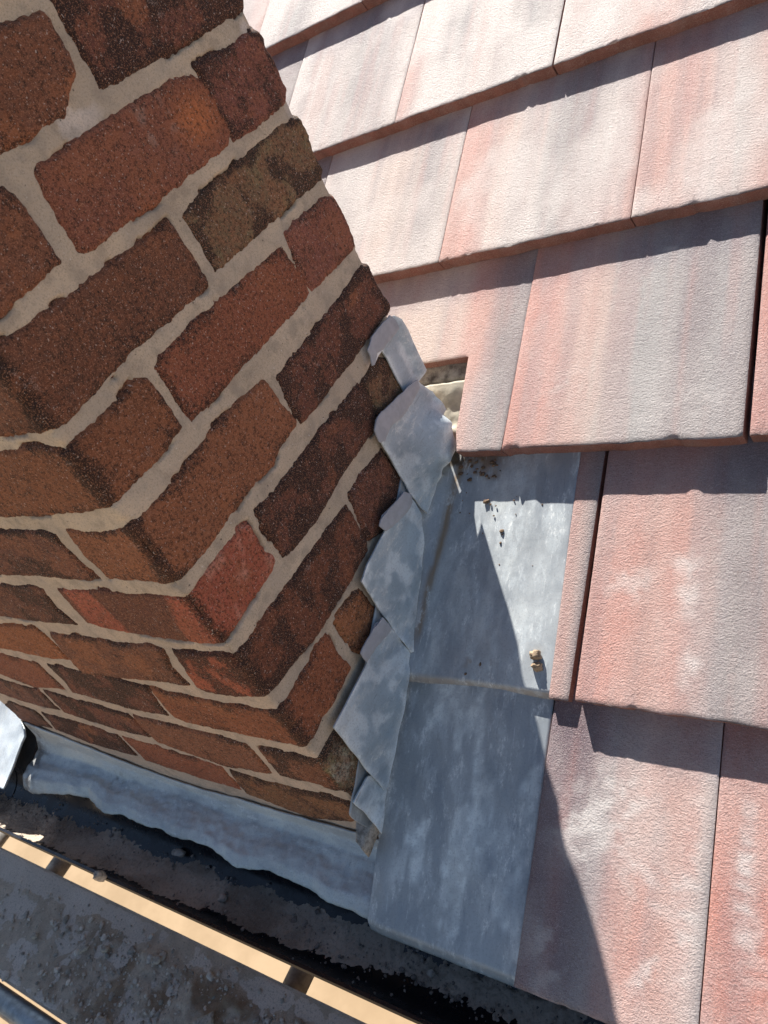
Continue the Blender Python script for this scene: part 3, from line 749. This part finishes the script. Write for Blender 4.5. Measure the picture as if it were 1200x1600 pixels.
def stain_low(V, c):
    c = chalk(V, c * .92, .95, 61)
    q = (np.exp(-((V[:, 0] - .03) / .02) ** 2) * sst(.15, .19, V[:, 1]))[:, None] * .4
    return c * (1 - q) + np.array((.30, .31, .25)) * q
sheet_grid('lead_flashing_sheet', X, SS, H, 'lower blue-grey lead sheet beside the chimney foot, its bottom edge over the gutter', 'lead flashing', None, stain_low, seed=2)
# upper sheet
S_ = np.linspace(.1865, .500, 120)
X = []; H = []
for s in S_:
    f = 1 - float(sst(.4555, .4580, np.array(s)))
    xs, hs = cross_section(.2130 - .0035 * (s - .19) / .3, .045)
    X.append(.0045 + xs * (1 - .0045 / xs[-1])); H.append(hs * f)
X = np.array(X).T; H = np.array(H).T; SS = np.tile(S_, (X.shape[0], 1))
H = H + .0105 - .009 * sst(.19, .48, SS) + (fbm(X * 12, SS * 9, 3, 15) - .5) * .004 * sst(.01, .05, X)
H = H - .0105 * sst(.1940, .1865, SS)
SS = SS + (fbm(X * 22, SS * 0, 2, 16) - .5) * .0035 * sst(.20, .1865, SS) - .004 * sst(.10, .03, X) * sst(.2, .1865, SS)
def stain_shade_up(V, c):
    c = chalk(V, c * 1.06, .45, 77)
    x, s = V[:, 0], V[:, 1]
    xc = .042 - .020 * (.46 - s) / .22
    q = np.exp(-((x - xc - (fbm(x * 0, s * 30, 3, 4) - .5) * .006) / .0052) ** 2) * sst(.215, .25, s) * sst(.485, .46, s) * sst(.35, .5, fbm(x * 80, s * 50, 3, 8) + .12)
    q2 = sst(.46, .475, s + (fbm(x * 60, s * 60, 4, 9) - .5) * .05) * sst(.12, .09, x) * sst(.02, .035, x)  # dirt, carried on towards the chimney to dull a sunlit sliver
    lipc = sst(.196, .190, s) * .45
    q3 = lipc + sst(.62, .68, fbm(x * 60, s * 60, 3, 10)) * .8 * np.exp(-((x - .115) / .02) ** 2 - ((s - .215) / .012) ** 2)
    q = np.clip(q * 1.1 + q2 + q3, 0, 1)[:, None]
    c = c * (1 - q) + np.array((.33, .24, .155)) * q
    w = (sst(.466, .474, s) * sst(.058, .048, x) * sst(.018, .026, x))[:, None]  # painted shade: sheet top darkened where a sunlit sliver shows
    return c * (1 - w) + np.array((.10, .075, .05)) * w
sheet_grid('lead_flashing_sheet', X, SS, H, 'upper lead sheet tucked under the cut tiles, half in sun and half in shadow', 'lead flashing', None, stain_shade_up, seed=3)

# stepped flashings on the chimney side
lab = ['topmost small lead step flashing piece at the back corner of the chimney',
       'second lead step flashing down, widest piece, reaching onto the roof beside the cut tile',
       'third lead step flashing down, pointed at its left tip, beside the upper lead sheet',
       'fourth lead step flashing down, large kite shape above the lower lead sheet',
       'lowest lead step flashing, a small piece beside the mossy brick at the chimney foot']
for i, pl_ in enumerate(FL):
    p3 = np.array(pl_); poly = p3[:, 1:]
    V2, T, d = tri_poly(poly, .0035, .0006, 20 + i)
    y, z = V2[:, 0], V2[:, 1]
    hr = z - (Z0 + y * math.tan(TH))
    wgt = 1.0 / (((y[:, None] - p3[None, :, 1]) ** 2 + (z[:, None] - p3[None, :, 2]) ** 2) ** 1.3 + 1e-9)
    x = (wgt * p3[None, :, 0]).sum(1) / wgt.sum(1)
    low = sst(.03, .09, y - y.min())
    x = x - .0010 * sst(.006, .0, d) * (hr > .06) + (fbm(y * 11, z * 11, 2, 30 + i) - .5) * .0030
    x = x + .007 * sst(.445, .464, y)
    x = np.maximum(x, .0028)
    # flatter turned-in strip along the upper left edge
    V = np.stack([x, y, z], 1)
    ztop = np.interp(y, np.sort(poly[:, 0]), np.maximum.accumulate(poly[np.argsort(poly[:, 0]), 1][::1]))
    col = LC * np.array((.98, 1.12, 1.22)) * (.80 + .40 * fbm(y * 20, z * 20, 3, 7 + i))[:, None]
    dkk = (sst(.012, .0, np.abs(d - .006)) * .0 + sst(.0016, .0, d) * .7)[:, None]
    col = col * (1 - dkk * .0)
    e = np.clip(np.exp(-d / .0035) * 1.5 * sst(.3, .55, fbm(y * 70, z * 70, 4, 8)) + .65 * sst(.50, .66, fbm(y * 45, z * 45, 5, 18 + i)), 0, 1)[:, None]
    col = col * (1 - e) + np.array((.84, .92, .95)) * e
    N = np.tile([1.0, 0, 0], (len(V), 1))
    V3, F3, c3 = shell(V, T[:, :], N, .0020, col, np.array((.66, .74, .76)))
    # origin at the foot of the piece
    o = mesh('step_flashing', V3, F3, M_LEAD, None, c3)
    tag(o, lab[i], 'lead flashing', 'stepped lead flashings up the chimney side')
# grey sealant / lead tails pressed into the joints above each piece
M_SEAL = mat_plain('grey_lead_sealant', (.42, .44, .48), .5, 0, .15, 80, .0004)
for i, pts in enumerate(SE):
    V2, T, d = tri_poly(pts, .003, .0018, 70 + i)
    y, z = V2[:, 0], V2[:, 1]
    x = SEX[i] - .0022 + .0008 * sst(0, .003, d) + (fbm(y * 60, z * 60, 2, 3) - .5) * .0008
    V3, F3, _ = shell(np.stack([x, y, z], 1), T, np.tile([1.0, 0, 0], (len(x), 1)), .0016, np.ones((len(x), 3)), np.ones(3))
    o = mesh('sealant_smear', V3, F3, M_SEAL, None)
    tag(o, SEL[i], 'sealant', 'grey sealant smears along the stepped flashings')

# front apron
def apron():
    xs = np.linspace(-.772, .006, 330); ts = np.linspace(0, 1, 40)
    at = np.array(APT); al = np.array(APL)
    X, T = np.meshgrid(xs, ts, indexing='ij')
    top = np.interp(X, at[:, 0], at[:, 1]) + (fbm(X * 60, X * 0, 3, 2) - .5) * .004
    lip = np.interp(X, al[:, 0], al[:, 1]) + (fbm(X * 17, X * 0, 4, 4) - .5) * .017 - .002
    # profile: clings to the wall, hollow, swells over the eave, lip
    ky = np.array([0, .02, .14, .30, .46, .62, .80, .93, 1.0])
    py = np.array([.02, .03, .06, .22, .42, .60, .82, .97, 1.0])
    pz = np.array([0, .10, .42, .66, .72, .70, .76, .92, 1.0])
    Y = np.interp(T, ky, py) * lip - .002
    lowz = -.753 + .004 * (fbm(X * 18, X * 0, 3, 9) - .5)
    Z = top + np.interp(T, ky, pz) * (lowz - top)
    w = sst(.1, .4, T)
    n1 = fbm(X * 22, T * 3.0, 3, 11) - .5; n2 = fbm(X * 70, T * 5, 3, 12) - .5
    Z = Z + w * (n1 * .0090 + n2 * .0042 + (fbm(X * 150 + T * 3, T * 9, 2, 14) - .5) * .0016) * (1 - .3 * T); Y = Y + w * (n1 * .003)
    Y = np.minimum(Y, -.0005 - .003 * sst(0, .05, T))
    V = np.stack([X, Y, Z], -1).reshape(-1, 3)
    g = V.reshape(len(xs), len(ts), 3); N = np.cross(np.gradient(g, axis=1), np.gradient(g, axis=0)); N /= np.linalg.norm(N, axis=-1)[..., None]
    col = LC * 1.35 * np.array((1.04, 1.0, .93)) * (.85 + .35 * fbm(X * 14, T * 3, 3, 7)).reshape(-1, 1)
    dq = (np.exp(-((X + .545) / .014) ** 2 - ((T - .42) / .16) ** 2) * sst(.4, .6, fbm(X * 120, T * 12, 3, 5))).reshape(-1, 1)
    dq = np.maximum(dq, (sst(-.725, -.75, X) * sst(.4, .6, fbm(X * 90, T * 9, 4, 6)) * .8).reshape(-1, 1))
    col = col * (1 - dq) + np.array((.16, .14, .12)) * dq
    N = N.reshape(-1, 3)
    if N[:, 2].mean() < 0: N = -N
    V3, F3, c3 = shell(V, grid_faces(len(xs), len(ts), flip=True), N, .0020, col)
    o = mesh('apron_flashing', V3, F3, M_LEADA, None, c3)
    tag(o, 'long crumpled lead apron along the chimney front, wavy lower edge above the gutter', 'lead flashing')
apron()
# broken brick end and mortar wedge on the corner
V2, T, d = tri_poly([(-.018, .004), (.010, .002), (.006, -.032), (-.006, -.026)], .003, .001, 3)
h = .030 + (fbm(V2[:, 0] * 90, V2[:, 1] * 90, 3, 4) - .5) * .005 + .3 * V2[:, 1]
V3, F3, _ = shell(np.column_stack([V2, h]), T, np.tile([0, 0, 1.], (len(V2), 1)), .02)
o = mesh('mortar_wedge', V3, F3, M_STONE, None); o.location = (0, 0, Z0 - .004)
tag(o, 'small grey-brown wedge of mortar under the corner brick at the chimney foot', 'mortar')

# sheet on the far (left) side of the chimney, in full sun
V2, T, d = tri_poly([(-1.03, .20), (-.800, .20), (-.800, .010), (-.781, -.002), (-.772, -.012), (-.793, -.108), (-1.03, -.110)], .006, .001, 44)
h = .006 + (fbm(V2[:, 0] * 16, V2[:, 1] * 16, 3, 6) - .5) * .008 + .010 * np.exp(-d / .006) * (V2[:, 0] > -.83)
V3, F3, c3 = shell(np.column_stack([V2, h]), T, np.tile([0, 0, 1.], (len(V2), 1)), .002, LC * (1.65 + .4 * fbm(V2[:, 0] * 20, V2[:, 1] * 20, 3, 7))[:, None])
o = mesh('lead_flashing_sheet', V3, F3, M_LEAD, None, c3); o.location = (0, 0, Z0); o.rotation_euler = (TH, 0, 0)
tag(o, 'bright sunlit lead sheet at the far left end of the apron above the gutter', 'lead flashing')

# ------------------------------------------------------------ gutter
GY, GZ, GR = -.101, -.760, .056
gut = empty('gutter', (0, GY, GZ - GR), 0, 'black half-round plastic rain gutter running under the eaves and the lead apron', 'gutter')
def gutter_channel(x0, x1, r, name, r_in, extra=0.0, par=gut):
    prof = []
    for a in np.linspace(0, pi, 41): prof.append((-r * cos(a), -r * sin(a)))
    # prof from front lip (-r,0) down to back lip (r,0)
    bead = [(-r + .0055 * (1 - cos(a)) - .001, .0045 * sin(a) + .001) for a in np.linspace(pi * 1.15, 0, 7)]
    inner = [(-r_in * cos(a), -r_in * sin(a)) for a in np.linspace(0, pi, 41)]
    loop = prof + [(r, .004), (r_in, .004)] + inner[::-1] + [(-r_in, .001), (-r_in + .001, .005), (-r - .001, .006), (-r - .003, .003), (-r - .002, -.002)]
    n = len(loop); V = []; F = []
    for x in (x0, x1):
        for y, z in loop: V.append((x, y, z + GR))
    for i in range(n): j = (i + 1) % n; F.append((i, j, n + j, n + i))
    F.append(tuple(range(n))[::-1]); F.append(tuple(range(n, 2 * n)))
    o = mesh(name, V, F, M_BLACK, par, smooth=True)
    try: o.data.set_sharp_from_angle(angle=radians(40))
    except Exception: pass
    return o
gutter_channel(-1.62, -.885, GR, 'gutter_channel', GR - .0025)
gutter_channel(-.881, 1.3, GR, 'gutter_channel', GR - .0025)
gutter_channel(-.915, -.86, GR + .004, 'gutter_union', GR + .0004)

def debris():
    xs = np.arange(-1.35, .62, .0021); ys = np.arange(-.1525, -.052, .0021)
    X, Y = np.meshgrid(xs, ys, indexing='ij')
    zin = GZ - np.sqrt(np.maximum((GR - .0025) ** 2 - (Y - GY) ** 2, 0))
    cen = np.interp(X, [-1.3, -.75, -.45, -.15, .0, .35], [-.118, -.116, -.113, -.110, -.100, -.094])
    wd = np.interp(X, [-1.3, -.7, -.4, -.12, .05, .35], [.034, .032, .030, .028, .020, .016])
    band = 1 - ((Y - cen) / wd) ** 2
    t = .0065 * band + .012 * (fbm(X * 18, Y * 26, 4, 3) - .5) + .0050 * (fbm(X * 90, Y * 90, 4, 5) - .5) + .0042 * (fbm(X * 260, Y * 260, 3, 55) - .5) - .0006
    sp = sst(-.15, .15, X)
    t = t - sp * .0012 + sp * .010 * (fbm(X * 140, Y * 140, 3, 6) - .5)
    t = np.where(t > .004, .004 + (t - .004) * .8, t)
    Z = zin + np.maximum(t, -.0022)
    col = np.array((.60, .50, .40)) * (.70 + .5 * fbm(X * 30, Y * 30, 4, 8))[..., None]
    wet = sst(.55, .7, fbm(X * 9, Y * 12, 3, 15))[..., None] * .5
    col = col * (1 - wet) + np.array((.10, .07, .05)) * wet
    V, F, c = compact(np.stack([X, Y, Z], -1).reshape(-1, 3), grid_faces(len(xs), len(ys), t > -.0018), col.reshape(-1, 3))
    o = mesh('gutter_dust', V, F, M_DUST, None, c)
    tag(o, 'grey-brown mortar dust and grit lying in the bottom of the black gutter', 'debris', None, 'stuff')
debris()

ICO = None
def ico():
    t = (1 + 5 ** .5) / 2
    v = np.array([(-1, t, 0), (1, t, 0), (-1, -t, 0), (1, -t, 0), (0, -1, t), (0, 1, t), (0, -1, -t), (0, 1, -t), (t, 0, -1), (t, 0, 1), (-t, 0, -1), (-t, 0, 1)], float)
    v /= np.linalg.norm(v[0])
    f = np.array([(0, 11, 5), (0, 5, 1), (0, 1, 7), (0, 7, 10), (0, 10, 11), (1, 5, 9), (5, 11, 4), (11, 10, 2), (10, 7, 6), (7, 1, 8), (3, 9, 4), (3, 4, 2), (3, 2, 6), (3, 6, 8), (3, 8, 9), (4, 9, 5), (2, 4, 11), (6, 2, 10), (8, 6, 7), (9, 8, 1)])
    return v, f
def ico2(levels=1):
    v, f = ico()
    for _ in range(levels):
        v = list(map(tuple, v)); e = {}; nf = []
        def mid(a, b):
            k = (min(a, b), max(a, b))
            if k not in e:
                m = (np.array(v[a]) + np.array(v[b])); m /= np.linalg.norm(m); v.append(tuple(m)); e[k] = len(v) - 1
            return e[k]
        for a, b, c in f:
            ab, bc, ca = mid(a, b), mid(b, c), mid(c, a)
            nf += [(a, ab, ca), (b, bc, ab), (c, ca, bc), (ab, bc, ca)]
        v = np.array(v); f = np.array(nf)
    return v, f
def pebbles(name, pts, sizes, mat, label, cat, flat=.6, colr=None):
    v0, f0 = ico2(1); VV = []; FF = []; CC_ = []
    for i, (p, r) in enumerate(zip(pts, sizes)):
        j = v0 * (1 + (rng.random((len(v0), 1)) - .5) * .55) * (.7 + .7 * rng.random(3)) * (1, 1, flat)
        a = rng.random() * 6.28; c, s = cos(a), sin(a); j = j @ np.array(((c, -s, 0), (s, c, 0), (0, 0, 1)))
        VV.append(j * r + p); FF.append(f0 + len(v0) * i)
        if colr is not None: CC_.append(np.tile(np.array(colr) * (.55 + .9 * rng.random()), (len(v0), 1)))
    o = mesh(name, np.concatenate(VV), np.concatenate(FF), mat, None, np.concatenate(CC_) if colr is not None else None, smooth=False)
    return tag(o, label, cat, None, 'stuff')
n = 1500
px = rng.uniform(-1.2, .55, n); py = np.interp(px, [-1.3, -.1, .4], [-.112, -.108, -.092]) + rng.normal(0, .016, n)
py = np.clip(py, -.148, -.056)
pz = GZ - np.sqrt((GR - .0025) ** 2 - (py - GY) ** 2) + .004
pebbles('gutter_grit', np.stack([px, py, pz], 1), np.clip(rng.lognormal(-7.0, .55, n), .0005, .0042), M_DUST, 'small loose grit and stone chips scattered through the dust in the gutter', 'grit', colr=(.36, .31, .27))

def stone(name, loc, size, mat, label, cat, group=None, seed=0, flat=.5, rot=0.0, levels=2, amp=.5):
    v, f = ico2(levels)
    w = fbm(v[:, 0] * 2.2 + seed * 3.1, v[:, 1] * 2.2 + v[:, 2] * 1.7, 4, seed)
    v = v * (1 + (w[:, None] - .5) * amp * 2)
    v = np.sign(v) * np.abs(v) ** .8
    v = v * np.array(size)
    c, s = cos(rot), sin(rot); v = v @ np.array(((c, s, 0), (-s, c, 0), (0, 0, 1)))
    v[:, 2] -= v[:, 2].min()
    o = mesh(name, v, f, mat, None, np.tile((.2, .18, .15), (len(v), 1)), smooth=False)
    o.location = loc
    return tag(o, label, cat, group)
def gz_at(y): return GZ - math.sqrt((GR - .0025) ** 2 - (y - GY) ** 2)
stone('stone_chip', (-.452, -.160, GZ + .004), (.009, .006, .011), M_STONE, 'brown stone chip perched on the front lip of the gutter', 'stone', None, 3, rot=.5)
stone('stone_chip', (-.395, -.078, gz_at(-.078) + .004), (.013, .006, .004), M_STONE, 'flat pale stone chip lying at the back of the gutter below the apron', 'stone', None, 4, rot=.1)
stone('stone_chip', (-.270, -.112, gz_at(-.112) + .005), (.007, .006, .005), M_STONE, 'grey pebble in the middle of the dust in the gutter', 'stone', None, 5)
stone('stone_chip', (.075, -.098, gz_at(-.098) + .001), (.005, .005, .0045), M_STONE, 'lone round pebble on bare black gutter plastic below the lead sheet corner', 'stone', None, 6)

def roofpt(x, s, h): return (x, s * cos(TH) - h * sin(TH), Z0 + s * sin(TH) + h * cos(TH))
stone('mortar_crumb', roofpt(.190, .228, .0085), (.0062, .0048, .0058), M_BUFF, 'upper of the two buff mortar crumbs near the bottom edge of the upper lead sheet', 'mortar crumb', 'mortar crumbs on the sunlit lead', 21, amp=.8)
stone('mortar_crumb', roofpt(.1925, .217, .0085), (.0060, .0046, .0052), M_BUFF, 'lower of the two buff mortar crumbs near the bottom edge of the upper lead sheet', 'mortar crumb', 'mortar crumbs on the sunlit lead', 22, amp=.8)
cp = [(.091, .419), (.119, .38), (.118, .216), (.101, .202), (.098, .415), (.121, .376), (.105, .40), (.12, .365), (.15, .30), (.13, .42), (.119, .212), (.123, .218), (.112, .215)]
cp += [(float(a), float(b)) for a, b in zip(rng.uniform(.045, .105, 26), rng.uniform(.448, .478, 26))] + [(float(a), float(b)) for a, b in zip(rng.uniform(.05, .205, 22), rng.uniform(.24, .45, 22))]
pebbles('mortar_crumbs', [roofpt(a, b, .0085 - .007 * (b - .19) / .29 + .0008) for a, b in cp], [.0034, .0026, .003, .0026] + [.0012] * 9 + list(rng.uniform(.0008, .003, 26)) + list(rng.uniform(.0005, .0011, 22)), M_DUST, 'tiny brown mortar crumbs and dirt on the upper lead sheet', 'crumbs', colr=(.24, .15, .09))

# ------------------------------------------------------------ scaffold board, tubes, lower platform
BZ = -1.20
board = empty('scaffold_board', (-.3, -.235, BZ - .038), 0, 'dusty grey scaffold board covered in mortar rubble just outside the gutter', 'scaffold board')
xs = np.arange(-1.95, .75, .0032); ys = np.arange(-.3415, -.1190, .0032)
X, Y = np.meshgrid(xs, ys, indexing='ij')
edge = np.minimum(Y - ys[0], ys[-1] - Y)
Z = BZ - .005 * np.exp(-edge / .003) + (fbm(X * 6, Y * 60, 3, 2) - .5) * .0012
bcol = np.array((.82, .70, .60)) * (.8 + .3 * fbm(X * 10, Y * 14, 4, 3))[..., None]
V = np.stack([X + .3, Y + .235, Z - BZ + .038], -1).reshape(-1, 3)
V3, F3, c3 = shell(V, grid_faces(len(xs), len(ys)), np.tile([0, 0, 1.], (len(V), 1)), .034, bcol.reshape(-1, 3))
mesh('plank', V3, F3, M_DUST, board, c3)
# rubble layer on the board
den = np.interp(X, [-1.9, -1.3, -1.0, -.8, -.55, -.2, .3], [.10, .25, .40, .85, 1, 1, .8]) * (1 - sst(-.185, -.150, Y) * .8) * (1 - .5 * sst(-.318, -.335, Y))
t = (.020 * (fbm(X * 14, Y * 14, 5, 21) - .42) + .010 * (fbm(X * 60, Y * 60, 4, 22) - .5)) * den + .004 * (den - .55)
V = np.stack([X, Y, BZ + .0005 + np.maximum(t, -.006)], -1).reshape(-1, 3)
br_ = sst(.50, .62, fbm(X * 17 + 3, Y * 17, 4, 25))[..., None] * np.clip(den * 1.2 - .3, 0, 1)[..., None]
rc = np.array((.62, .50, .39)) * (.75 + .5 * fbm(X * 40, Y * 40, 4, 26))[..., None]
rc = rc * (1 - br_) + np.array((.30, .19, .11)) * br_
V, F, c = compact(V, grid_faces(len(xs), len(ys), t > -.003), rc.reshape(-1, 3))
tag(mesh('rubble_dust', V, F, M_DUST, None, c), 'grey and brown mortar rubble and dust spread over the scaffold board', 'rubble', None, 'stuff')
n = 5200
px = rng.uniform(-1.5, .2, n); py = rng.uniform(-.335, -.135, n)
keep = rng.random(n) < np.interp(px, [-1.5, -1.0, -.8, .2], [.15, .3, 1, 1]) * np.interp(py, [-.335, -.19, -.15, -.13], [1, 1, .25, .1])
px, py = px[keep], py[keep]
pz = BZ + .003 + .010 * (fbm(px * 14, py * 14, 5, 21) - .45)
pebbles('board_grit', np.stack([px, py, pz], 1), np.clip(rng.lognormal(-6.5, .62, len(px)), .0007, .0080), M_DUST, 'loose grit and small stones among the rubble on the scaffold board', 'grit', colr=(.66, .58, .50))
for k, (x, y, sz, r, l) in enumerate(((-.735, -.312, (.019, .012, .009), .2, 'pale rectangular mortar lump near the bottom left of the board rubble'),
        (-.520, -.232, (.024, .012, .006), .9, 'pale flat stone flake lying on brown rubble on the board'),
        (-.900, -.222, (.013, .006, .006), .9, 'long grey stone on the dusty part of the board'),
        (-.845, -.205, (.009, .007, .007), .3, 'rounded stone at the upper edge of the board rubble'),
        (-1.060, -.246, (.008, .007, .006), .4, 'small whitish stone on the clean left part of the board'),
        (-.700, -.180, (.010, .008, .006), .4, 'tan stone close to the inner edge of the board'))):
    stone('rubble_stone', (x, y, BZ + .003), sz, M_STONE, l, 'stone', 'larger stones on the scaffold board', 30 + k, rot=r)

def scaffold_tube(a, b, label, mat, group):
    a = np.array(a); b = np.array(b)
    o = empty('scaffold_tube', tuple(a), 0, label, 'scaffold tube', group)
    tube('tube', (0, 0, 0), tuple(b - a), .0242, mat, o)
scaffold_tube((-1.235, .028, -1.268), (-1.235, -.75, -1.268), 'dark scaffold tube crossing under the board near the left edge', M_RUST, 'transom tubes under the scaffold board')
scaffold_tube((-.43, -.001, -1.268), (-.43, -.75, -1.268), 'grey scaffold tube crossing under the board, right of the other transom', M_RUST, 'transom tubes under the scaffold board')
scaffold_tube((-1.53, .028, -1.268), (-1.53, -.75, -1.268), 'dark scaffold tube end at the extreme left edge of the gap below the gutter', M_RUST, 'transom tubes under the scaffold board')
scaffold_tube((-2.2, -.371, -1.222), (.6, -.371, -1.222), 'shiny galvanised tube running along the outer edge of the scaffold board', M_STEEL, None)
